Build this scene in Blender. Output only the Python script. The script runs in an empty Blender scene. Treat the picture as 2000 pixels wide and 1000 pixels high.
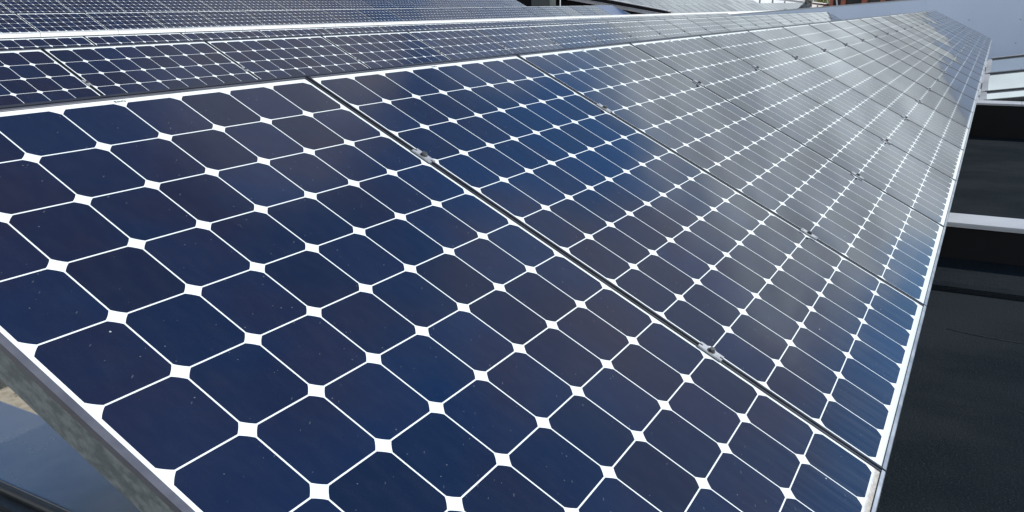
import bpy, bmesh, math, random
from mathutils import Vector, Matrix
rad = math.radians
random.seed(7)
scene = bpy.context.scene
COL = scene.collection

# ------------------------------------------------------------------ camera
CAM = Vector((-0.48936, -1.42314, 0.14947))
RIGHT = Vector((0.49368488, -0.8694952, -0.01591656))
DOWN = Vector((-0.31601607, -0.16231729, -0.93476571))
FWD = Vector((0.81019077, 0.46650959, -0.35490805))
cd = bpy.data.cameras.new('camera')
cam = bpy.data.objects.new('camera', cd)
COL.objects.link(cam)
m = Matrix((RIGHT, -DOWN, -FWD)).transposed().to_4x4()
m.translation = CAM
cam.matrix_world = m
cd.sensor_fit = 'HORIZONTAL'
cd.sensor_width = 36.0
cd.lens = 1567.19 / 2000 * 36
cd.shift_y = 118.3 / 2000
cd.clip_start = 0.02
cd.clip_end = 3000
scene.camera = cam

# ------------------------------------------------------------------ light
SUN_EL, SUN_AZ = 37.5, 150.0            # azimuth clockwise from +Y
sd = Vector((math.sin(rad(SUN_AZ)) * math.cos(rad(SUN_EL)), math.cos(rad(SUN_AZ)) * math.cos(rad(SUN_EL)), math.sin(rad(SUN_EL))))
sl = bpy.data.lights.new('sun', 'SUN')
sl.energy = 4.3
sl.angle = rad(0.53)
sl.color = (1.0, 0.96, 0.9)
so = bpy.data.objects.new('sun', sl)
so.rotation_euler = sd.to_track_quat('Z', 'Y').to_euler()
so.location = sd * 50
COL.objects.link(so)

scene.view_settings.view_transform = 'Standard'
scene.view_settings.look = 'None'
scene.view_settings.gamma = 1
scene.view_settings.exposure = 0.0


class NT:
    """small helper round a node tree"""
    def __init__(self, tree):
        self.t = tree
        tree.nodes.clear()

    def n(self, kind, props=None, **ins):
        nd = self.t.nodes.new(kind)
        for k, v in (props or {}).items():
            setattr(nd, k, v)
        for k, v in ins.items():
            self.set(nd, k, v)
        return nd

    def set(self, nd, k, v):
        key = int(k[1:]) if (k[0] == 'i' and k[1:].isdigit()) else k.replace('_', ' ')
        s = nd.inputs[key]
        if isinstance(v, bpy.types.NodeSocket):
            self.t.links.new(v, s)
        elif isinstance(v, bpy.types.Node):
            self.t.links.new(v.outputs[0], s)
        else:
            s.default_value = v

    def m(self, op, a, b=0.0, c=0.0, clamp=False):
        return self.n('ShaderNodeMath', {'operation': op, 'use_clamp': clamp}, i0=a, i1=b, i2=c).outputs[0]

    def v(self, op, a, b=(0, 0, 0)):
        return self.n('ShaderNodeVectorMath', {'operation': op}, i0=a, i1=b).outputs[0]

    def ramp(self, x, lo, hi, a=0.0, b=1.0, smooth=True):
        return self.n('ShaderNodeMapRange', {'interpolation_type': 'SMOOTHSTEP' if smooth else 'LINEAR'}, i0=x, i1=lo, i2=hi, i3=a, i4=b).outputs[0]

    def mix(self, f, a, b, mode='MIX'):
        nd = self.t.nodes.new('ShaderNodeMix')
        nd.data_type = 'RGBA'
        nd.blend_type = mode
        for s, v in ((nd.inputs[0], f), (nd.inputs[6], a), (nd.inputs[7], b)):
            if isinstance(v, bpy.types.NodeSocket):
                self.t.links.new(v, s)
            else:
                s.default_value = v if not isinstance(v, tuple) or len(v) == 4 else (*v, 1)
        return nd.outputs[2]

    def noise(self, vec, scale, detail=4.0, rough=0.5, w=None):
        nd = self.n('ShaderNodeTexNoise', {'noise_dimensions': '4D' if w is not None else '3D'}, Vector=vec, Scale=scale, Detail=detail, Roughness=rough)
        if w is not None:
            self.set(nd, 'W', w)
        return nd.outputs[0]


# ------------------------------------------------------------------ sky
world = bpy.data.worlds.new('World')
scene.world = world
world.use_nodes = True
N = NT(world.node_tree)
SKY = 0.125
sky = N.n('ShaderNodeTexSky')
sky.sky_type = 'NISHITA'
sky.sun_disc = False
sky.sun_elevation = rad(SUN_EL)
sky.sun_rotation = rad(SUN_AZ)
sky.air_density = 1.0
sky.dust_density = 0.6
tc = N.n('ShaderNodeTexCoord')
d = tc.outputs['Generated']
xyz = N.n('ShaderNodeSeparateXYZ', Vector=d)
dx, dy, dz = xyz.outputs
w1 = N.noise(d, 3.2, 5, 0.55)
w2 = N.noise(N.v('ADD', N.v('MULTIPLY', d, (1.0, 1.6, 2.2)), (3.1, 1.7, 0.4)), 4.5, 6, 0.6)
# a low bright bank of cloud ahead (towards +X, a little to +Y)
zb = N.m('ADD', dz, N.m('MULTIPLY', N.m('SUBTRACT', w1, 0.5), 0.20))
bank = N.ramp(zb, 0.41, 0.32)
yb = N.m('ADD', dy, N.m('MULTIPLY', N.m('SUBTRACT', w2, 0.5), 0.30))
bank = N.m('MULTIPLY', bank, N.m('MULTIPLY', N.ramp(yb, -0.26, -0.15), N.ramp(dx, 0.2, 0.6)))
# softer patches of cloud higher up: (azimuth from +X towards +Y, elevation, radius, cover, colour)
PATCHES = [(42, 47, 24, 0.85, (0.17, 0.165, 0.19)), (27, 39, 7, 0.7, (0.50, 0.50, 0.53)), (31, 36, 5, 0.5, (0.42, 0.42, 0.45)),
           (-1, 34, 8, 0.7, (0.42, 0.42, 0.45)), (-9, 25, 10, 0.8, (0.52, 0.51, 0.53)), (-18, 28, 7, 0.5, (0.36, 0.36, 0.39)),
           (12, 60, 9, 0.45, (0.33, 0.32, 0.38)), (5, 46, 6, 0.3, (0.38, 0.38, 0.42)), (19, 25, 5, 0.5, (0.62, 0.63, 0.66)), (24, 33, 3, 0.6, (0.55, 0.55, 0.58))]
low = N.ramp(dz, 0.10, 0.0, 0.0, 0.55)
# unseen white cloud added behind the camera to light the end wall
back = N.m('MULTIPLY', N.ramp(N.m('ADD', dz, N.m('MULTIPLY', N.m('SUBTRACT', w1, 0.5), 0.5)), 0.75, 0.5), N.ramp(dx, -0.05, -0.4))
back = N.m('MULTIPLY', back, 0.9)
shade = N.ramp(N.noise(N.v('MULTIPLY', d, (1, 1, 3)), 9.0, 4, 0.55), 0.3, 0.7, 0.72, 1.12)
bcol = N.n('ShaderNodeVectorMath', {'operation': 'SCALE'}, i0=(0.89 / SKY, 0.985 / SKY, 1.03 / SKY))
shade = N.m('MULTIPLY', shade, N.ramp(dz, 0.035, 0.15, 0.42, 1.0))
N.set(bcol, 'Scale', shade)
deep = N.mix(1.0, sky.outputs[0], (0.62, 0.88, 1.12), 'MULTIPLY')
c1 = deep
for az, el, r, cover, colr in PATCHES:
    cdir = (math.cos(rad(az)) * math.cos(rad(el)), math.sin(rad(az)) * math.cos(rad(el)), math.sin(rad(el)))
    dist = N.m('ARCCOSINE', N.n('ShaderNodeVectorMath', {'operation': 'DOT_PRODUCT'}, i0=d, i1=cdir).outputs['Value'])
    wob = N.m('ADD', dist, N.m('MULTIPLY', N.m('SUBTRACT', N.m('ADD', N.m('MULTIPLY', w1, 0.6), N.m('MULTIPLY', w2, 0.4)), 0.5), rad(r) * 1.9))
    c1 = N.mix(N.m('MULTIPLY', N.ramp(wob, rad(r) * 1.25, rad(r) * 0.45), cover), c1, tuple(q / SKY for q in colr))
c2 = N.mix(low, c1, (0.62 / SKY, 0.70 / SKY, 0.76 / SKY))
c3 = N.mix(bank, c2, bcol.outputs[0])
c3 = N.mix(back, c3, (1.05 / SKY, 1.08 / SKY, 1.12 / SKY))
bg = N.n('ShaderNodeBackground', Color=c3, Strength=SKY)
N.n('ShaderNodeOutputWorld', Surface=bg)


# ------------------------------------------------------------------ materials
def mat(name):
    mt = bpy.data.materials.new(name)
    mt.use_nodes = True
    T = NT(mt.node_tree)
    return mt, T


def finish(T, **kw):
    b = T.n('ShaderNodeBsdfPrincipled')
    for k, v in kw.items():
        T.set(b, k, v if not (isinstance(v, tuple) and len(v) == 3 and 'Normal' not in k) else (*v, 1))
    T.n('ShaderNodeOutputMaterial', Surface=b)
    return b


def plain(name, c1, c2=None, scale=6.0, rough=0.6, metal=0.0, bump=0.0, spec=0.5, detail=5, stretch=(1, 1, 1), lo=0.35, hi=0.65):
    mt, T = mat(name)
    co = T.v('MULTIPLY', T.n('ShaderNodeTexCoord').outputs['Object'], stretch)
    nz = T.noise(co, scale, detail, 0.6)
    col = T.mix(T.ramp(nz, lo, hi), c1, c2 or c1)
    kw = dict(Base_Color=col, Roughness=T.ramp(nz, 0.3, 0.7, rough * 0.85, min(1, rough * 1.15)), Metallic=metal, Specular_IOR_Level=spec)
    if bump:
        bp = T.n('ShaderNodeBump', Strength=1.0, Distance=bump, Height=T.noise(co, scale * 6, 4, 0.6))
        kw['Normal'] = bp.outputs[0]
    finish(T, **kw)
    return mt


def make_cell_glass():
    mt, T = mat('solar_cell_glass')
    uv = T.n('ShaderNodeUVMap').outputs[0]
    s = T.n('ShaderNodeSeparateXYZ', Vector=uv)
    U, V = s.outputs[0], s.outputs[1]
    oi = T.n('ShaderNodeObjectInfo')
    rnd = oi.outputs['Random']
    au = T.m('ABSOLUTE', T.m('SUBTRACT', T.m('FRACT', U), 0.5))
    av = T.m('ABSOLUTE', T.m('SUBTRACT', T.m('FRACT', V), 0.5))
    ins = T.m('LESS_THAN', T.m('MAXIMUM', au, av), 0.4902)
    rr = T.m('SQRT', T.m('ADD', T.m('MULTIPLY', au, au), T.m('MULTIPLY', av, av)))
    ins = T.m('MULTIPLY', ins, T.m('LESS_THAN', rr, 0.617))
    for a in (T.m('GREATER_THAN', U, 0.0), T.m('LESS_THAN', U, 8.0), T.m('GREATER_THAN', V, 0.0), T.m('LESS_THAN', V, 12.0)):
        ins = T.m('MULTIPLY', ins, a)
    cid = T.n('ShaderNodeCombineXYZ', X=T.m('FLOOR', U), Y=T.m('FLOOR', V), Z=T.m('MULTIPLY', rnd, 91.0))
    wn = T.n('ShaderNodeTexWhiteNoise', {'noise_dimensions': '3D'}, Vector=cid.outputs[0])
    cell = T.mix(wn.outputs[0], (0.0022, 0.0120, 0.0430), (0.0048, 0.0110, 0.0360))
    sc = T.n('ShaderNodeSeparateColor', Color=wn.outputs[1])
    bright = T.ramp(sc.outputs[1], 0, 1, 0.78, 1.22, False)
    cell = T.mix(1.0, cell, T.n('ShaderNodeCombineXYZ', X=bright, Y=bright, Z=bright).outputs[0], 'MULTIPLY')
    # slow uneven drift inside the cells towards a browner navy
    off = T.n('ShaderNodeCombineXYZ', X=T.m('MULTIPLY', rnd, 37.0), Y=T.m('MULTIPLY', rnd, 11.0), Z=0.0).outputs[0]
    p = T.v('ADD', uv, off)
    nz = T.noise(p, 0.55, 3, 0.5)
    grime = T.m('MULTIPLY', T.ramp(V, 9.5, 12.1, 0.0, 0.035), T.ramp(T.noise(T.v('MULTIPLY', p, (4.0, 0.25, 1.0)), 1.6, 5, 0.65), 0.35, 0.75))
    cell = T.mix(T.ramp(nz, 0.42, 0.70, 0.0, 0.5), cell, (0.0095, 0.0090, 0.0240))
    col = T.mix(ins, (0.80, 0.85, 0.83), cell)
    # thin dust film, fine specks, short streaks of dried rain
    film = T.noise(T.v('MULTIPLY', p, (1.0, 0.35, 1.0)), 6.0, 6, 0.65)
    film2 = T.noise(p, 70.0, 2, 0.6)
    dust = T.m('MULTIPLY', T.ramp(film, 0.35, 0.75, 0.0015, 0.008), T.ramp(film2, 0.3, 0.75, 0.4, 1.7))

    def specks(vec, scale, size, keep):
        vo = T.n('ShaderNodeTexVoronoi', {'voronoi_dimensions': '3D'}, Vector=vec, Scale=scale)
        pick = T.n('ShaderNodeSeparateColor', Color=vo.outputs['Color'])
        return T.m('MULTIPLY', T.m('LESS_THAN', vo.outputs[0], T.m('MULTIPLY', pick.outputs[1], size)), T.m('LESS_THAN', pick.outputs[0], keep))
    s1 = specks(p, 16.0, 0.15, 0.14)
    s2 = specks(T.v('MULTIPLY', T.n('ShaderNodeVectorRotate', {'rotation_type': 'Z_AXIS'}, Vector=p, Angle=0.6).outputs[0], (1.0, 3.4, 1.0)), 7.0, 0.20, 0.08)
    s3 = specks(p, 2.1, 0.030, 0.25)
    sp = T.m('ADD', T.m('MULTIPLY', s1, 0.17), T.m('ADD', T.m('MULTIPLY', s2, 0.08), T.m('MULTIPLY', s3, 0.7)), clamp=True)
    dust = T.m('ADD', T.m('ADD', dust, grime), sp, clamp=True)
    dust = T.m('MULTIPLY', dust, T.m('GREATER_THAN', U, -0.45))
    col = T.mix(dust, col, (0.60, 0.63, 0.63))
    # silt gathered along the lower edge: amount from the object's own colour
    oc = T.n('ShaderNodeSeparateColor', Color=oi.outputs['Color'])
    edge = T.m('ADD', V, T.m('MULTIPLY', T.m('SUBTRACT', T.noise(T.v('MULTIPLY', p, (3.0, 1.0, 1.0)), 2.0, 5, 0.7), 0.5), 0.10))
    silt = T.m('MULTIPLY', T.ramp(edge, 11.97, 12.06), oc.outputs[0])
    col = T.mix(T.m('MULTIPLY', silt, T.ramp(T.noise(p, 22.0, 4, 0.6), 0.3, 0.6, 0.55, 0.95)), col, (0.36, 0.30, 0.22))
    # glass that is not perfectly flat, and modules that are not perfectly aligned
    hn = T.noise(uv, 0.16, 1.0, 0.4, w=T.m('MULTIPLY', rnd, 60.0))
    bp = T.n('ShaderNodeBump', Strength=1.0, Distance=0.0018, Height=hn)
    wn2 = T.n('ShaderNodeTexWhiteNoise', {'noise_dimensions': '1D'}, W=T.m('MULTIPLY', rnd, 917.0))
    tilt = T.v('MULTIPLY', T.v('SUBTRACT', wn2.outputs[1], (0.5, 0.5, 0.5)), (0.022, 0.020, 0.022))
    nrm = T.v('NORMALIZE', T.v('ADD', bp.outputs[0], tilt))
    b = finish(T, Base_Color=col, Roughness=0.55, Specular_IOR_Level=0.0, Coat_Weight=1.0, Coat_Roughness=0.045, Coat_IOR=1.47)
    T.set(b, 'Coat Normal', nrm)
    return mt


M = {}
M['cells'] = make_cell_glass()
M['frame'] = plain('dark_anodised_aluminium', (0.050, 0.050, 0.058), (0.075, 0.075, 0.082), 14, 0.34, 0.7)
M['edge'] = plain('sunlit_aluminium', (0.33, 0.35, 0.37), (0.42, 0.44, 0.46), 9, 0.38, 0.85)  # same metal as the frame, paler: sunlight put into the colour
M['clamp'] = plain('bare_aluminium', (0.40, 0.41, 0.42), (0.47, 0.48, 0.49), 60, 0.45, 0.5)
M['trim'] = plain('grey_trim', (0.10, 0.105, 0.13), (0.13, 0.135, 0.16), 12, 0.45, 0.3)
M['bolt'] = plain('stainless_steel', (0.16, 0.16, 0.16), (0.22, 0.22, 0.21), 80, 0.35, 0.9)
M['slate'] = plain('slate_grey_sheet', (0.022, 0.026, 0.038), (0.032, 0.036, 0.048), 5, 0.32)
M['galv'] = plain('galvanised_steel', (0.095, 0.118, 0.122), (0.215, 0.245, 0.245), 75, 0.6, 0.0, stretch=(1, 0.6, 1), lo=0.36, hi=0.66)
M['ink'] = plain('black_print', (0.03, 0.03, 0.03), rough=0.5)
M['white'] = plain('white_coated_sheet', (0.80, 0.81, 0.80), (0.84, 0.85, 0.84), 1.5, 0.5)
M['dark'] = plain('dark_joint', (0.02, 0.02, 0.022), rough=0.8)
M['blank'] = plain('plain_blue_plate', (0.055, 0.085, 0.17), (0.065, 0.095, 0.19), 2, 0.22)
M['blackwall'] = plain('black_cladding', (0.006, 0.006, 0.007), (0.010, 0.010, 0.011), 2, 0.75, spec=0.2)
M['cap'] = plain('weathered_aluminium', (0.40, 0.42, 0.44), (0.50, 0.52, 0.54), 1.2, 0.55, 0.25, detail=8)
M['beam'] = plain('pale_grey_paint', (0.40, 0.40, 0.41), (0.46, 0.46, 0.47), 3, 0.5)
M['wall'] = plain('blue_grey_panel', (0.60, 0.71, 0.87), (0.63, 0.74, 0.90), 0.5, 0.4)
M['tray'] = plain('blue_grey_steel', (0.30, 0.325, 0.36), (0.34, 0.365, 0.40), 3, 0.25, 0.9)
M['rubber'] = plain('black_rubber', (0.018, 0.022, 0.024), (0.035, 0.04, 0.042), 20, 0.4)
M['concrete'] = plain('sand_screed', (0.30, 0.27, 0.21), (0.42, 0.38, 0.31), 22, 0.9, bump=0.004)
M['ground'] = plain('far_paving', (0.16, 0.16, 0.15), (0.22, 0.21, 0.20), 0.3, 0.9)
M['dglass'] = plain('coated_roof_glass', (0.66, 0.72, 0.75), (0.70, 0.76, 0.78), 0.8, 0.03, 0.8)
M['box'] = plain('grey_green_metal', (0.060, 0.072, 0.068), (0.075, 0.088, 0.083), 2, 0.5)
M['brick'] = plain('red_brick', (0.26, 0.085, 0.055), (0.34, 0.12, 0.08), 3, 0.9)
M['window'] = plain('dark_window', (0.01, 0.011, 0.012), rough=0.15)
M['bark'] = plain('mottled_bark', (0.05, 0.05, 0.045), (0.30, 0.30, 0.27), 3.0, 0.9, bump=0.02, lo=0.48, hi=0.66)
M['leaf'] = plain('leaf', (0.06, 0.10, 0.03), (0.12, 0.16, 0.04), 1.5, 0.6)
M['leafyellow'] = plain('yellow_green_leaf', (0.20, 0.24, 0.04), (0.34, 0.32, 0.05), 1.5, 0.6)
M['post'] = plain('grey_post', (0.20, 0.22, 0.24), (0.24, 0.26, 0.28), 3, 0.5)


def make_roofing():
    mt, T = mat('black_roof_membrane')
    co = T.n('ShaderNodeTexCoord').outputs['Object']
    big = T.noise(T.v('MULTIPLY', co, (1.0, 0.5, 1.0)), 1.6, 5, 0.6)
    col = T.mix(T.ramp(big, 0.35, 0.7), (0.0085, 0.0130, 0.0165), (0.0190, 0.0240, 0.0275))
    grain = T.noise(co, 130.0, 3, 0.7)
    col = T.mix(T.ramp(grain, 0.50, 0.72, 0.0, 0.75), col, (0.034, 0.042, 0.048))
    gr2 = T.noise(co, 45.0, 4, 0.65)
    bp = T.n('ShaderNodeBump', Strength=0.8, Distance=0.006, Height=T.m('ADD', grain, T.m('MULTIPLY', gr2, 0.8)))
    finish(T, Base_Color=col, Roughness=1.0, Specular_IOR_Level=0.03, Normal=bp.outputs[0])
    return mt


M['roof'] = make_roofing()


# ------------------------------------------------------------------ mesh helpers
def link(name, me, parent=None, loc=None):
    o = bpy.data.objects.new(name, me)
    COL.objects.link(o)
    if parent is not None:
        o.parent = parent
    if loc is not None:
        o.location = loc
    return o


def build(name, bm, material, parent=None, loc=None):
    me = bpy.data.meshes.new(name)
    bmesh.ops.recalc_face_normals(bm, faces=bm.faces)
    bm.to_mesh(me)
    bm.free()
    me.materials.append(material)
    return link(name, me, parent, loc)


def box(bm, a, b, bevel=0.0):
    r = bmesh.ops.create_cube(bm, size=1.0)
    vs = r['verts']
    for v in vs:
        v.co = Vector([(a[i] + b[i]) / 2 + v.co[i] * (b[i] - a[i]) for i in range(3)])
    if bevel:
        es = list({e for v in vs for e in v.link_edges})
        bmesh.ops.bevel(bm, geom=es, offset=bevel, segments=2, affect='EDGES', profile=0.7)


def prism(bm, pts, h0, h1, axis=2):
    """extrude a polygon (2-D points) along an axis"""
    def P(p, h):
        q = [p[0], p[1]]
        q.insert(axis, h)
        return q
    lo = [bm.verts.new(P(p, h0)) for p in pts]
    hi = [bm.verts.new(P(p, h1)) for p in pts]
    bm.faces.new(lo)
    bm.faces.new(hi)
    n = len(pts)
    for i in range(n):
        bm.faces.new((lo[i], lo[(i + 1) % n], hi[(i + 1) % n], hi[i]))


def tube(bm, pts, radii, seg=10):
    rings = []
    for i, p in enumerate(pts):
        p = Vector(p)
        t = (Vector(pts[min(i + 1, len(pts) - 1)]) - Vector(pts[max(i - 1, 0)])).normalized()
        a = t.orthogonal().normalized()
        b = t.cross(a)
        rings.append([bm.verts.new(p + (a * math.cos(k * 2 * math.pi / seg) + b * math.sin(k * 2 * math.pi / seg)) * radii[i]) for k in range(seg)])
    for r0, r1 in zip(rings, rings[1:]):
        for k in range(seg):
            bm.faces.new((r0[k], r0[(k + 1) % seg], r1[(k + 1) % seg], r1[k]))
    bm.faces.new(rings[0])
    bm.faces.new(rings[-1])


def thing(name, label, cat, loc=(0, 0, 0), rot=(0, 0, 0), group=None):
    o = bpy.data.objects.new(name, None)
    COL.objects.link(o)
    o.empty_display_size = 0.1
    o.location = loc
    o.rotation_euler = rot
    return tag(o, label, cat, group)


def tag(o, label, cat, group=None):
    o['label'] = label
    o['category'] = cat
    if group:
        o['group'] = group
    return o


def structure(o):
    o['kind'] = 'structure'
    return o


def dup(root, loc, label):
    r = root.copy()
    COL.objects.link(r)
    r.location = loc
    r['label'] = label
    for ch in list(root.children):
        c = ch.copy()
        COL.objects.link(c)
        c.parent = r
        for g in list(ch.children):
            q = g.copy()
            COL.objects.link(q)
            q.parent = c
    return r


ORD = ['', 'first', 'second', 'third', 'fourth', 'fifth', 'sixth', 'seventh', 'eighth', 'ninth', 'tenth', 'eleventh', 'twelfth', 'thirteenth', 'fourteenth',
       'fifteenth', 'sixteenth', 'seventeenth', 'eighteenth', 'nineteenth']


def ordinal(n):
    if n < 20:
        return ORD[n]
    t = {2: ('twentieth', 'twenty'), 3: ('thirtieth', 'thirty')}[n // 10]
    return t[0] if n % 10 == 0 else t[1] + '-' + ORD[n % 10]


# ------------------------------------------------------------------ ground and roofs
S = 0.1265                                   # cell pitch (m)
TILT = rad(26.78)
CT, ST = math.cos(TILT), math.sin(TILT)
PITCH = 1.0439                               # module pitch along a row
PW, PL = 1.0388, 1.5590                      # module size
MX, MT, MB = (PW - 8 * S) / 2, 0.0195, PL - 12 * S - 0.0195
ROOF_Z, BAY_Z = -1.40, -1.75


def sheet(name, x0, x1, y0, y1, z, mt, thick=0.05):
    bm = bmesh.new()
    box(bm, (x0, y0, z - thick), (x1, y1, z))
    return structure(build(name, bm, mt))


sheet('ground', -400, 900, -600, 600, -7.0, M['ground'], 1.0)
sheet('concrete_roof', -12, 63, -0.95, 8.42, ROOF_Z, M['concrete'], 0.3)
sheet('flat_roof', -12, 4.95, -14, -0.95, ROOF_Z, M['roof'], 0.3)
sheet('flat_roof', 4.95, 26.0, -14, -0.95, BAY_Z, M['roof'], 0.3)
bm = bmesh.new()
prism(bm, [(8.8, -0.95), (40, 3.9), (40, 3.6), (8.8, -1.35)], -12, 63, axis=0)
structure(build('sloping_roof', bm, M['roof']))

# creases of the membrane in front of the array
bm = bmesh.new()
for (x0, y0, x1, y1) in ((3.05, -1.75, 2.90, -2.75), (3.9, -1.45, 3.72, -2.9), (1.9, -1.72, 2.02, -2.05)):
    pts = [(x0 + (x1 - x0) * t + random.uniform(-.012, .012), y0 + (y1 - y0) * t, ROOF_Z + 0.001) for t in [i / 12 for i in range(13)]]
    tube(bm, pts, [0.002 + 0.004 * math.sin(math.pi * i / 12) for i in range(13)], 6)
structure(build('roof_seam', bm, M['rubber']))


# ------------------------------------------------------------------ solar panels
def make_frame_mesh():
    bm = bmesh.new()
    def loop(inset, z):
        return [bm.verts.new(p) for p in ((inset, inset, z), (PW - inset, inset, z), (PW - inset, PL - inset, z), (inset, PL - inset, z))]
    ls = [loop(0.0078, -0.006), loop(0.0076, 0.0014), loop(0.0070, 0.0020), loop(0.0014, 0.0020), loop(0.0, 0.0006), loop(0.0, -0.0440), loop(0.026, -0.0440), loop(0.026, -0.0425),
          loop(0.002, -0.0425), loop(0.002, -0.006)]
    for a, b in zip(ls, ls[1:] + ls[:1]):
        for k in range(4):
            bm.faces.new((a[k], a[(k + 1) % 4], b[(k + 1) % 4], b[k]))
    return bm


def make_glass_mesh():
    bm = bmesh.new()
    uvl = bm.loops.layers.uv.new('UVMap')
    i = 0.0072
    box(bm, (i, i, -0.0055), (PW - i, PL - i, 0.0))
    bm.normal_update()
    for f in bm.faces:
        for l in f.loops:
            l[uvl].uv = ((l.vert.co.x - MX) / S, (PL - MT - l.vert.co.y) / S) if f.normal.z > 0.5 else (-0.5, -0.5)
    return bm


def make_mark_mesh():
    cu = bpy.data.curves.new('maker_mark', 'FONT')
    cu.body = 'BenQ'
    cu.size = 0.0088
    cu.align_x = 'CENTER'
    cu.extrude = 0.00005
    cu.offset = 0.0001
    tmp = bpy.data.objects.new('tmp', cu)
    COL.objects.link(tmp)
    dg = bpy.context.evaluated_depsgraph_get()
    me = bpy.data.meshes.new_from_object(tmp.evaluated_get(dg))
    me.name = 'maker_mark'
    bpy.data.objects.remove(tmp)
    for v in me.vertices:
        v.co.x *= 1.18
    me.materials.clear()
    me.materials.append(M['ink'])
    return me


panel0 = thing('solar_panel', '', 'solar panel', rot=(TILT, 0, 0))
fr0 = build('frame', make_frame_mesh(), M['frame'], panel0)
gl0 = build('cell_glass', make_glass_mesh(), M['cells'], panel0)
gl0.color = (0.12, 0, 0, 1)
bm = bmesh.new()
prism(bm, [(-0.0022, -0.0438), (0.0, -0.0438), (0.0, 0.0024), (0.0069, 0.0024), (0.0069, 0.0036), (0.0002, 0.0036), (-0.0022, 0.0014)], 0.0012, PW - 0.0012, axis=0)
build('lit_lower_edge', bm, M['edge'], panel0)  # paler strip over the frame's lower face, painted as if sunlit
bm = bmesh.new()
box(bm, (0.0075, PL - 0.0069, 0.0021), (PW - 0.0075, PL - 0.0030, 0.0027))
build('upper_edge', bm, M['trim'], panel0)
mark_me = make_mark_mesh()
used = []


def panel_origin(off, i):
    """lower left corner of module i of a row whose first cell corner (top edge) lies at off"""
    y = -(12 * S + MB)
    return Vector((off[0] + i * PITCH - MX, off[1] + y * CT, off[2] + y * ST))


def place_panel(off, i, label, group, silt, marked):
    loc = panel_origin(off, i)
    if not used:
        r = panel0
        r.location = loc
        r['label'] = label
        used.append(1)
    else:
        r = dup(panel0, loc, label)
    r['group'] = group
    for c in r.children:
        if c.name.startswith('cell_glass'):
            c.color = (silt, 0, 0, 1)
    if marked:
        mk = link('maker_mark', mark_me, r)
        mk.location = (MX + 4.02 * S, PL - 0.0178, 0.0003)
    return r


R4X, R4Y, R4Z = 6.55, 10.55, 0.229
RISE = [0, 0, 0, 0.0035, 0.0, 0.0035, 0.0]
ROWS = [  # offset of first cell corner, index range, words for the labels
    (Vector((0, 0, 0)), 0, 23, 'front row'),
    (Vector((1.0649, 2.8087, 0.0010)), -1, 23, 'second row'),
    (Vector((3.1998, 5.6548, -0.0010)), -1, 21, 'third row'),
    (Vector((R4X, R4Y, R4Z)), -1, 19, 'fourth row'),
    (Vector((7.7111, 13.3261, 0.6241)), -1, 17, 'fifth row'),
    (Vector((R4X, R4Y, R4Z)), 22, 53, 'far lower row'),
    (Vector((7.7111, 13.3261, 0.6241)), 21, 49, 'far upper row'),
]
LOOK = {0: 'navy', 1: 'dark navy', 2: 'dark', 3: 'dark', 4: 'blue', 5: 'pale glinting', 6: 'pale glinting'}
marks = []
for ri, (off, i0, i1, words) in enumerate(ROWS):
    for i in range(i0, i1):
        n = i - i0 + 1
        silt = 0.95 if (ri == 0 and i == 0) else random.choice((0.05, 0.1, 0.15, 0.3))
        look = LOOK[ri] if (ri > 4 or i < 4) else ('silvery glinting' if i > 6 else 'blue grey')
        if ri == 0 and i == 0:
            lab = 'nearest navy solar panel with brown silt along its lower edge, starting the front row'
        elif ri == 0 and i == i1 - 1:
            lab = 'last silvery solar panel of the front row, against the blue grey wall'
        else:
            lab = '%s solar panel, %s from the %s end of the %s' % (look, ordinal(n), 'near' if ri < 5 else 'left', words)
        marks.append(place_panel(off + Vector((0, 0, RISE[ri] * i * PITCH)), i, lab, 'solar panels of the ' + words.split(',')[0], silt, ri == 0 and i < 5 or ri == 1 and -1 < i < 3))

# ------------------------------------------------------------------ clamps between the modules
def make_clamp():
    root = thing('module_clamp', '', 'clamp', rot=(TILT, 0, 0))
    bm = bmesh.new()
    w, l = 0.0108, 0.0280
    prism(bm, [(-w, -l), (-0.0030, -l), (-0.0030, -l + .007), (0.0030, -l + .007), (0.0030, -l), (w, -l), (w, l), (0.0030, l), (0.0030, l - .007), (-0.0030, l - .007), (-0.0030, l), (-w, l)],
          0.0022, 0.0056)
    build('plate', bm, M['clamp'], root)
    bm = bmesh.new()
    ring = [(0.0068 * math.cos(k * math.pi / 3), 0.0068 * math.sin(k * math.pi / 3)) for k in range(6)]
    prism(bm, ring, 0.0072, 0.0128)
    bolt = build('bolt', bm, M['bolt'], root)
    bm = bmesh.new()
    prism(bm, [(0.0088 * math.cos(k * math.pi / 10), 0.0088 * math.sin(k * math.pi / 10)) for k in range(20)], 0.0056, 0.0071)
    build('washer', bm, M['bolt'], bolt)
    return root


clamp0 = make_clamp()
first = True
for ri, lines in ((0, ((2.83, 'upper'), (9.02, 'lower'))), (1, ((2.70, 'upper'),))):
    off, i0, i1, words = ROWS[ri]
    for V, vw in lines:
        for i in range(max(i0, 0), i1 - 1):
            x = off.x + i * PITCH - MX + PW + (PITCH - PW) / 2
            y = -V * S
            loc = Vector((x, off.y + y * CT, off.z + y * ST))
            n = i + 1
            lab = 'small bolted clamp on the %s seam of the %s, %s clamp line' % (ordinal(n), words, vw)
            if first:
                c = clamp0
                c.location = loc
                c['label'] = lab
                first = False
            else:
                c = dup(clamp0, loc, lab)
            c['group'] = 'clamps on the seams of the ' + words

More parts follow.
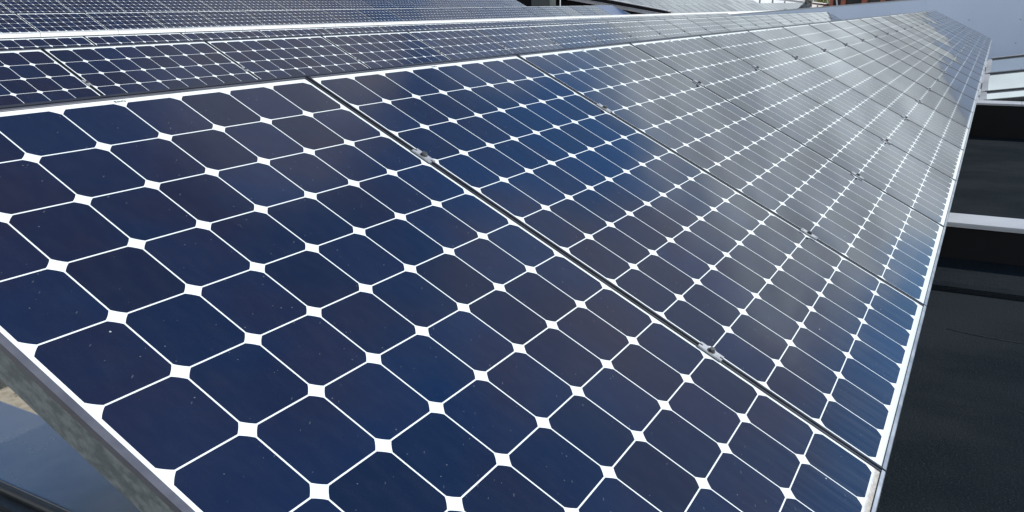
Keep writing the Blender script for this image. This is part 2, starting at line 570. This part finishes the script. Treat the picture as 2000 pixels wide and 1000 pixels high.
# ------------------------------------------------------------------ back sheets, rails and legs of each row
RN = ['front row', 'second row', 'third row', 'fourth row', 'fifth row', 'far lower row', 'far upper row']
FLOOR = [ROOF_Z, ROOF_Z, ROOF_Z, -0.62, -0.30, -0.62, -0.30]
for ri, (off, i0, i1, words) in enumerate(ROWS):
    x0 = off.x + i0 * PITCH - MX
    x1 = off.x + (i1 - 1) * PITCH - MX + PW
    t = thing('ridge_strip', 'slate grey metal strip capping the ridge of the %s' % RN[ri], 'ridge strip', (x0, off.y, off.z), (0, 0, 0), 'ridge strips of the panel rows')
    def L(y, z):                       # panel coordinates (up the slope, along the normal) to the y-z plane
        return (y * CT - z * ST, y * ST + z * CT)
    e = MT + 0.0015
    zf = FLOOR[ri] + 0.02 - off.z
    prof = [L(e, -0.03), L(e, 0.0024), L(e + 0.006, 0.0028), L(e + 0.006, 0.0012), L(e + 0.002, 0.0008), L(e + 0.002, -0.03)]
    bm = bmesh.new()
    prism(bm, prof, 0.0, x1 - x0, axis=0)
    build('flange', bm, M['slate'], t)
    f = thing('mounting_rack', 'galvanised rack of rails and legs carrying the %s' % RN[ri], 'rack', (x0, off.y, off.z), (0, 0, 0), 'racks under the panel rows')
    for V in (2.8, 9.0):
        bm = bmesh.new()
        c0 = L(-V * S, -0.0445)
        box(bm, (0, c0[0] - 0.02, c0[1] - 0.055), (x1 - x0, c0[0] + 0.02, c0[1] - 0.014))
        build('rail', bm, M['galv'], f)
        leg = None
        k = 0
        while 0.35 + k * 4.2 < x1 - x0:
            xx = 0.35 + k * 4.2
            if leg is None:
                bm = bmesh.new()
                box(bm, (-0.02, -0.018, zf - 0.02), (0.02, 0.018, c0[1] - 0.056))
                leg = build('leg', bm, M['galv'], f)
                lg = leg
            else:
                lg = leg.copy()
                COL.objects.link(lg)
            lg.location = (xx, c0[0], 0)
            k += 1

# galvanised edge plate along the near end of the front row
bm = bmesh.new()
prism(bm, [(-(12 * S + MB) - 0.002, -0.054), (MT, -0.054), (MT, -0.0075), (-(12 * S + MB) - 0.002, -0.0075)], -MX - 0.0042, -MX - 0.0006, axis=0)
box(bm, (-MX - 0.0006, -(12 * S + MB), -0.054), (-MX + 0.03, MT, -0.0505))
o = build('edge_plate', bm, M['galv'])
o.rotation_euler = (TILT, 0, 0)
bm = bmesh.new()
box(bm, (-MX - 0.0045, -(12 * S + MB), 0.0023), (-MX + 0.0064, MT, 0.0034), 0.0004)
box(bm, (-MX - 0.0044, -(12 * S + MB), -0.0070), (-MX - 0.0009, MT, 0.0022))
build('trim', bm, M['trim'], o)
tag(o, 'mottled galvanised steel plate along the near side edge of the front row', 'edge plate')

# plain blue plate that ends the fourth row
off = ROWS[3][0]
t = thing('blank_panel', 'plain blue plate without cells closing the far end of the fourth row', 'blank panel', panel_origin(off + Vector((0, 0, 0.0035 * 19 * PITCH)), 19), (TILT, 0, 0))
bm = bmesh.new()
prism(bm, [(0, 0), (1.95, 0), (1.52, PL + .02), (0, PL + .02)], -0.03, 0.0)
build('plate', bm, M['blank'], t)
bm = bmesh.new()
prism(bm, [(1.952, -0.0), (2.40, 0.0), (1.53, PL + .018), (1.522, PL + .018)], -0.045, -0.012)
build('side_flap', bm, M['box'], t)

# ------------------------------------------------------------------ white parapet behind the third row
t = thing('parapet_wall', 'long white sheet-clad parapet behind the third row of panels', 'parapet', (0, 8.45, ROOF_Z))
px0, px1, ptop = -3.0, 57.0, 0.012
Y0 = 8.45
XS = 4.1617 + (4.9575 - 4.1617) / (6.2 + 1.423) * (Y0 + 1.423) * 0
seam = 4.1617 + 0  # seam abscissae measured at Y=6.2, carried out to the parapet face
xs0 = CAM.x + (4.1617 - CAM.x) * (Y0 - CAM.y) / (6.2 - CAM.y)
step = 0.806 * (Y0 - CAM.y) / (6.2 - CAM.y)
x = xs0 - math.ceil((xs0 - px0) / step) * step
bm = bmesh.new()
while x < px1:
    box(bm, (x + 0.004, 0.0, 0.0), (x + step - 0.004, 0.03, ptop - ROOF_Z - 0.004))
    x += step
build('cladding', bm, M['white'], t)
bm = bmesh.new()
box(bm, (px0, 0.012, 0.0), (px1, 0.33, ptop - ROOF_Z - 0.012))
build('core', bm, M['cap'], t)
bm = bmesh.new()
box(bm, (px0, -0.006, ptop - ROOF_Z - 0.0035), (px1, 0.34, ptop - ROOF_Z))
build('coping', bm, M['white'], t)

# ------------------------------------------------------------------ end wall
EX = 26.0
t = thing('end_wall', 'tall smooth blue grey wall with sloping top across the far end of the rows', 'wall', (EX, 0, BAY_Z))
zt = lambda y: 0.327 - 0.0655 * y
bm = bmesh.new()
y = 6.4
ys = []
while y > -14:
    y2 = y - 1.2
    prism(bm, [(y - 0.0012, 0), (y2 + 0.0012, 0), (y2 + 0.0012, zt(y2) - BAY_Z), (y - 0.0012, zt(y) - BAY_Z)], 0.0, 0.03, axis=0)
    ys.append(y2)
    y = y2
build('cladding', bm, M['wall'], t)
bm = bmesh.new()
prism(bm, [(6.4, 0), (y, 0), (y, zt(y) - BAY_Z - 0.01), (6.4, zt(6.4) - BAY_Z - 0.01)], 0.02, 0.3, axis=0)
build('core', bm, M['wall'], t)
bm = bmesh.new()
prism(bm, [(6.42, zt(6.42) - BAY_Z + 0.001), (y, zt(y) - BAY_Z + 0.001), (y, zt(y) - BAY_Z + 0.028), (6.42, zt(6.42) - BAY_Z + 0.028)], -0.012, 0.32, axis=0)
build('coping', bm, M['cap'], t)
bm = bmesh.new()
for yy in ys:
    for zz in (0.3, 0.9, 1.5, 2.05, 2.5):
        if BAY_Z + zz < zt(yy) - 0.1:
            tube(bm, [(0.0005, yy + 0.06, zz), (-0.012, yy + 0.06, zz)], [0.014, 0.014], 10)
build('fixings', bm, M['post'], t)

# ------------------------------------------------------------------ low walls of the roof bays
def low_wall(x, z, floor, width, label):
    t = thing('low_wall', label, 'low wall', (x, 0, floor), (0, 0, 0), 'low black walls in front of the rows')
    bm = bmesh.new()
    box(bm, (0.02, -14, 0), (width - 0.02, -0.6, z - floor - 0.02))
    build('upstand', bm, M['blackwall'], t)
    y = -0.6
    k = 0
    while y > -13:
        l = (1.34, 1.9, 2.4, 2.4, 2.4, 2.4, 2.4)[k % 7]
        bm = bmesh.new()
        box(bm, (0, y - l + 0.004, z - floor - 0.02), (width, y, z - floor), 0.004)
        box(bm, (0.0, y - l + 0.004, z - floor - 0.028), (0.004, y, z - floor - 0.0202))
        build('coping', bm, M['cap'], t)
        y -= l
        k += 1
    return t


low_wall(4.97, -1.089, ROOF_Z, 0.27, 'near low black wall with pale metal coping beside the front row')
t = low_wall(13.85, -1.25, BAY_Z, 0.45, 'farther low black wall with thin pale coping in front of the sloping roof glass')
bm = bmesh.new()
prism(bm, [(0.0, -0.42), (0.07, -0.42), (0.07, -0.02), (0.0, -0.02)], 0.0, 0.01)
bm.free()
bm = bmesh.new()
prism(bm, [(4.56, ROOF_Z + 0.001), (4.985, ROOF_Z + 0.001), (4.985, ROOF_Z + 0.085), (4.60, ROOF_Z + 0.045), (4.56, ROOF_Z + 0.03)], -14, -0.9, axis=1)
for v in bm.verts:
    v.co = Vector((v.co.x, v.co.y, v.co.z))
o = build('roof_flashing', bm, M['roof'])
tag(o, 'low black membrane fillet along the foot of the near low wall', 'flashing')

# ------------------------------------------------------------------ sloping roof glass
sl_ = -0.136
GZ0, GY0, UP = -1.295, -1.30, 0.105
def gz(x, y):
    return GZ0 + sl_ * (y - GY0) + UP * x
for gx, ln, lab in ((14.40, 0.72, 'nearest sloping rooflight pane, right behind the far low wall'), (16.0, 1.72, 'middle sloping rooflight pane reflecting white cloud'),
                    (20.5, 1.86, 'farthest sloping rooflight pane, against the blue grey wall')):
    t = thing('rooflight', lab, 'rooflight', (gx, 0, 0), (0, 0, 0), 'sloping rooflights beside the far end of the front row')
    def slab(name, x0, x1, y0, y1, d0, d1, mt):
        bm = bmesh.new()
        lo = [bm.verts.new((x, y, gz(x, y) + d0)) for x, y in ((x0, y0), (x1, y0), (x1, y1), (x0, y1))]
        hi = [bm.verts.new((x, y, gz(x, y) + d1)) for x, y in ((x0, y0), (x1, y0), (x1, y1), (x0, y1))]
        bm.faces.new(lo)
        bm.faces.new(hi)
        for k in range(4):
            bm.faces.new((lo[k], lo[(k + 1) % 4], hi[(k + 1) % 4], hi[k]))
        return build(name, bm, mt, t)
    slab('pane', 0.03, ln - 0.04, -1.46, -8.9, -0.012, 0.0, M['dglass'])
    slab('lower_bar', -0.03, 0.029, -1.43, -9.0, -0.03, 0.02, M['rubber'])
    slab('upper_bar', ln - 0.039, ln + 0.01, -1.43, -9.0, -0.03, 0.022, M['rubber'])
    if gx > 20:
        slab('bar_cover', ln + 0.005, ln + 0.06, -1.43, -9.0, 0.0225, 0.034, M['cap'])
    slab('side_bar', 0.03, ln - 0.04, -1.37, -1.459, -0.05, 0.012, M['cap'])
    bm = bmesh.new()
    prism(bm, [(0.0, BAY_Z + 0.005), (ln, BAY_Z + 0.005), (ln, gz(ln, -1.4) - 0.06), (0.0, gz(0, -1.4) - 0.06)], -8.9, -1.42, axis=1)
    build('kerb', bm, M['blackwall'], t)
t = thing('edge_gutter', 'narrow metal gutter along the low edge of the rooflights', 'gutter', (14.35, -1.30, BAY_Z))
bm = bmesh.new()
box(bm, (0.0, -0.065, 0), (11.6, 0.0, 0.50), 0.006)
build('lip', bm, M['cap'], t)
bm = bmesh.new()
box(bm, (0.0, 0.002, 0), (11.6, 0.06, 0.47))
build('channel', bm, M['rubber'], t)

# ------------------------------------------------------------------ black gable and its beams
GX = 28.5
t = thing('gable_wall', 'black gable wall with sloping pale edge behind the fourth and fifth rows', 'gable wall', (GX, 8.8, -1.0))
rk = lambda y: 0.100 + 0.1838 * (y - 8.812)
bm = bmesh.new()
prism(bm, [(-0.1, 0), (22, 0), (22, rk(30.8) + 1.0), (-0.1, rk(8.7) + 1.0)], 0.0, 0.25, axis=0)
build('cladding', bm, M['blackwall'], t)
bm = bmesh.new()
prism(bm, [(-0.1, rk(8.7) + 1.0), (22, rk(30.8) + 1.0), (22, rk(30.8) + 1.022), (-0.1, rk(8.7) + 1.022)], -0.03, 0.27, axis=0)
build('verge_trim', bm, M['beam'], t)
t2 = thing('sloping_beam', 'pale grey beam running up across the black gable wall', 'beam', (GX - 0.12, 9.0, -1.0))
bk = lambda y: -0.012 + 0.170 * (y - 9.379)
bm = bmesh.new()
prism(bm, [(-0.4, bk(8.6) + 1.0), (21, bk(30.0) + 1.0), (21, bk(30.0) + 1.105), (-0.4, bk(8.6) + 1.105)], 0.0, 0.112, axis=0)
tag(t2, 'pale grey beam running up across the black gable wall', 'beam')
build('web', bm, M['beam'], t2)
bm = bmesh.new()
prism(bm, [(-0.4, bk(8.6) + 1.1055), (21, bk(30.0) + 1.1055), (21, bk(30.0) + 1.113), (-0.4, bk(8.6) + 1.113)], -0.03, 0.112, axis=0)
build('flange', bm, M['beam'], t2)

# vent box and pole in front of the gable
t = thing('vent_box', 'dark grey green metal vent box behind the far end of the fourth row', 'vent box', (27.6, 13.3, -0.7))
bm = bmesh.new()
box(bm, (0, -0.37, 0), (0.5, 0.40, 1.75), 0.02)
build('casing', bm, M['box'], t)
bm = bmesh.new()
for k in range(6):
    box(bm, (-0.012, -0.30, 0.35 + k * 0.07), (-0.001, 0.33, 0.39 + k * 0.07))
build('louvres', bm, M['dark'], t)
bm = bmesh.new()
box(bm, (-0.03, -0.41, 1.752), (0.53, 0.44, 1.79), 0.008)
build('lid', bm, M['box'], t)
t = thing('white_pole', 'thin white pole standing behind the ridge of the fourth row', 'pole', (27.5, 12.46, -0.70))
bm = bmesh.new()
tube(bm, [(0, 0, 0), (0, 0, 1.2), (0, 0, 2.6)], [0.022, 0.022, 0.018], 12)
build('shaft', bm, M['white'], t)
bm = bmesh.new()
tube(bm, [(0, 0, 0.0), (0, 0, 0.02), (0, 0, 0.06)], [0.09, 0.09, 0.03], 14)
build('foot', bm, M['post'], t)

# ------------------------------------------------------------------ things on the roof at the near left
t = thing('cable_tray', 'smooth blue grey steel tray on the roof, under the near left corner panel', 'tray', (0.66, -0.4, ROOF_Z))
bm = bmesh.new()
box(bm, (0.02, 0, 0.0), (0.368, 4.6, 0.098), 0.006)
build('lid', bm, M['tray'], t)
bm = bmesh.new()
tube(bm, [(0.0, 0, 0.092), (0.0, 1.2, 0.094), (0.0, 2.5, 0.092), (0.0, 4.6, 0.092)], [0.018] * 4, 12)
box(bm, (-0.055, 0, 0.0), (0.0195, 4.6, 0.083), 0.004)
build('rubber_edge', bm, M['rubber'], t)
bm = bmesh.new()
box(bm, (-0.12, 0, 0.0), (-0.056, 4.6, 0.06), 0.004)
build('steel_edge', bm, M['galv'], t)
bm = bmesh.new()
rr = random.Random(3)
for k in range(60):
    x, y = rr.uniform(1.05, 1.7), rr.uniform(1.2, 2.1)
    r = rr.uniform(0.003, 0.009)
    bmesh.ops.create_icosphere(bm, subdivisions=1, radius=r, matrix=Matrix.Translation((x, y, ROOF_Z + r * 0.5)))
o = build('gravel', bm, M['concrete'])
o['kind'] = 'stuff'

# ------------------------------------------------------------------ beyond the roof
t = thing('panel_fence', 'white panelled fence with grey posts far behind the last panels', 'fence', (62.0, 15.5, -7.0), (0, 0, math.atan2(-0.2, 0.98)))
ft = lambda q: 0.695 - 0.049 * (q - 10.05) + 7.0
bm = bmesh.new()
prism(bm, [(-1, 0), (26, 0), (26, ft(26)), (-1, ft(-1))], 0.0, 0.06, axis=1)
build('boards', bm, M['white'], t)
bm = bmesh.new()
prism(bm, [(-1, ft(-1) + 0.002), (26, ft(26) + 0.002), (26, ft(26) + 0.08), (-1, ft(-1) + 0.08)], -0.12, 0.10, axis=1)
build('top_rail', bm, M['white'], t)
for k in range(11):
    q = 1.95 + k * 2.28
    bm = bmesh.new()
    prism(bm, [(q - 0.16, 5.6), (q - 0.02, 5.6), (q + 0.11, ft(q) - 0.14), (q - 0.03, ft(q) - 0.14)], -0.06, -0.002, axis=1)
    build('post', bm, M['post'], t)


def foliage(bm, c, r, n, size, rg):
    for _ in range(n):
        v = Vector((rg.gauss(0, 1), rg.gauss(0, 1), rg.gauss(0, 1))).normalized() * (rg.random() ** 0.4)
        p = Vector(c) + Vector((v.x * r[0], v.y * r[1], v.z * r[2]))
        q = Vector((rg.uniform(-1, 1), rg.uniform(-1, 1), rg.uniform(-.6, 1))).normalized()
        a = q.orthogonal().normalized() * size * rg.uniform(.6, 1.3)
        b = q.cross(a).normalized() * size * rg.uniform(.3, .6)
        bm.faces.new([bm.verts.new(p + a), bm.verts.new(p + b), bm.verts.new(p - a), bm.verts.new(p - b)])


rg = random.Random(11)
t = thing('tree', 'dark mottled tree trunk standing in front of the white fence', 'tree', (62.6, 10.35, -7.0))
bm = bmesh.new()
tube(bm, [(0, 0, 0), (0.02, 0, 4), (0, .03, 7.4), (-0.04, 0.0, 7.9), (0.05, .1, 8.5)], [0.34, 0.30, 0.265, 0.24, 0.12], 16)
tube(bm, [(0, 0.03, 7.8), (0.2, .4, 8.4), (0.3, .6, 8.9)], [0.13, 0.09, 0.04], 8)
tube(bm, [(-0.02, 0.0, 7.9), (-0.2, -0.4, 8.5), (-0.3, -.6, 9.0)], [0.12, 0.08, 0.03], 8)
build('trunk', bm, M['bark'], t)
bm = bmesh.new()
for c, r in (((0, 0, 9.0), (.5, .5, .4)), ((0.3, .6, 9.0), (.35, .35, .3)), ((-0.3, -.6, 9.1), (.35, .35, .3))):
    foliage(bm, c, r, 260, 0.08, rg)
build('crown', bm, M['leaf'], t)
for k, (x, y, z, r, lab) in enumerate(((84.0, 13.2, 0.75, (0.7, 0.9, 0.9), 'yellow green bush showing above the white fence, beside the tree trunk'),
                                       (86.0, 15.2, 0.8, (0.7, 0.7, 0.8), 'yellow green bush behind the white fence, farther left of the trunk'))):
    t = thing('bush', lab, 'bush', (x, y, -7.0), (0, 0, 0), 'bushes behind the white fence')
    bm = bmesh.new()
    foliage(bm, (0, 0, z + 7.0), r, 900, 0.10, rg)
    build('crown', bm, M['leafyellow'], t)
    bm = bmesh.new()
    tube(bm, [(0, 0, 0), (0.05, 0.03, 4.0), (0, 0, z + 7.0)], [0.12, 0.08, 0.03], 8)
    build('trunk', bm, M['bark'], t)

t = thing('brick_building', 'red brick building with dark openings beyond the blue grey end wall', 'building', (75.0, 11.0, -7.0))
bm = bmesh.new()
box(bm, (0.35, -16, 0), (8, 0, 7.95))
build('wall', bm, M['brick'], t)
rgb = random.Random(5)
y = 0.0
k = 0
while y > -15:
    pw = (0.26, 0.36, 0.42, 0.34)[k % 4]
    bm = bmesh.new()
    box(bm, (0.0, y - pw, 0), (0.345, y, 7.94))
    build('pier', bm, M['brick'], t)
    gap = (0.62, 1.25, 1.0, 1.3)[k % 4]
    for z0 in (0.6, 3.3, 6.0):
        bm = bmesh.new()
        box(bm, (0.30, y - pw - gap + 0.02, z0), (0.346, y - pw - 0.02, z0 + 1.9))
        build('window', bm, M['window'], t)
    y -= pw + gap
    k += 1
bm = bmesh.new()
box(bm, (-0.1, -16.1, 7.95), (8.1, 0.1, 8.1))
build('cornice', bm, M['beam'], t)
t = thing('leaning_prop', 'pale slanting prop leaning in front of the brick building', 'prop', (73.5, 10.1, -7.0))
bm = bmesh.new()
tube(bm, [(0, -0.35, 0), (0, 0.05, 7.2), (0, 0.35, 8.6)], [0.05, 0.05, 0.045], 8)
build('shaft', bm, M['beam'], t)
bm = bmesh.new()
box(bm, (-0.15, -0.5, 0), (0.15, -0.2, 0.03))
build('foot', bm, M['post'], t)
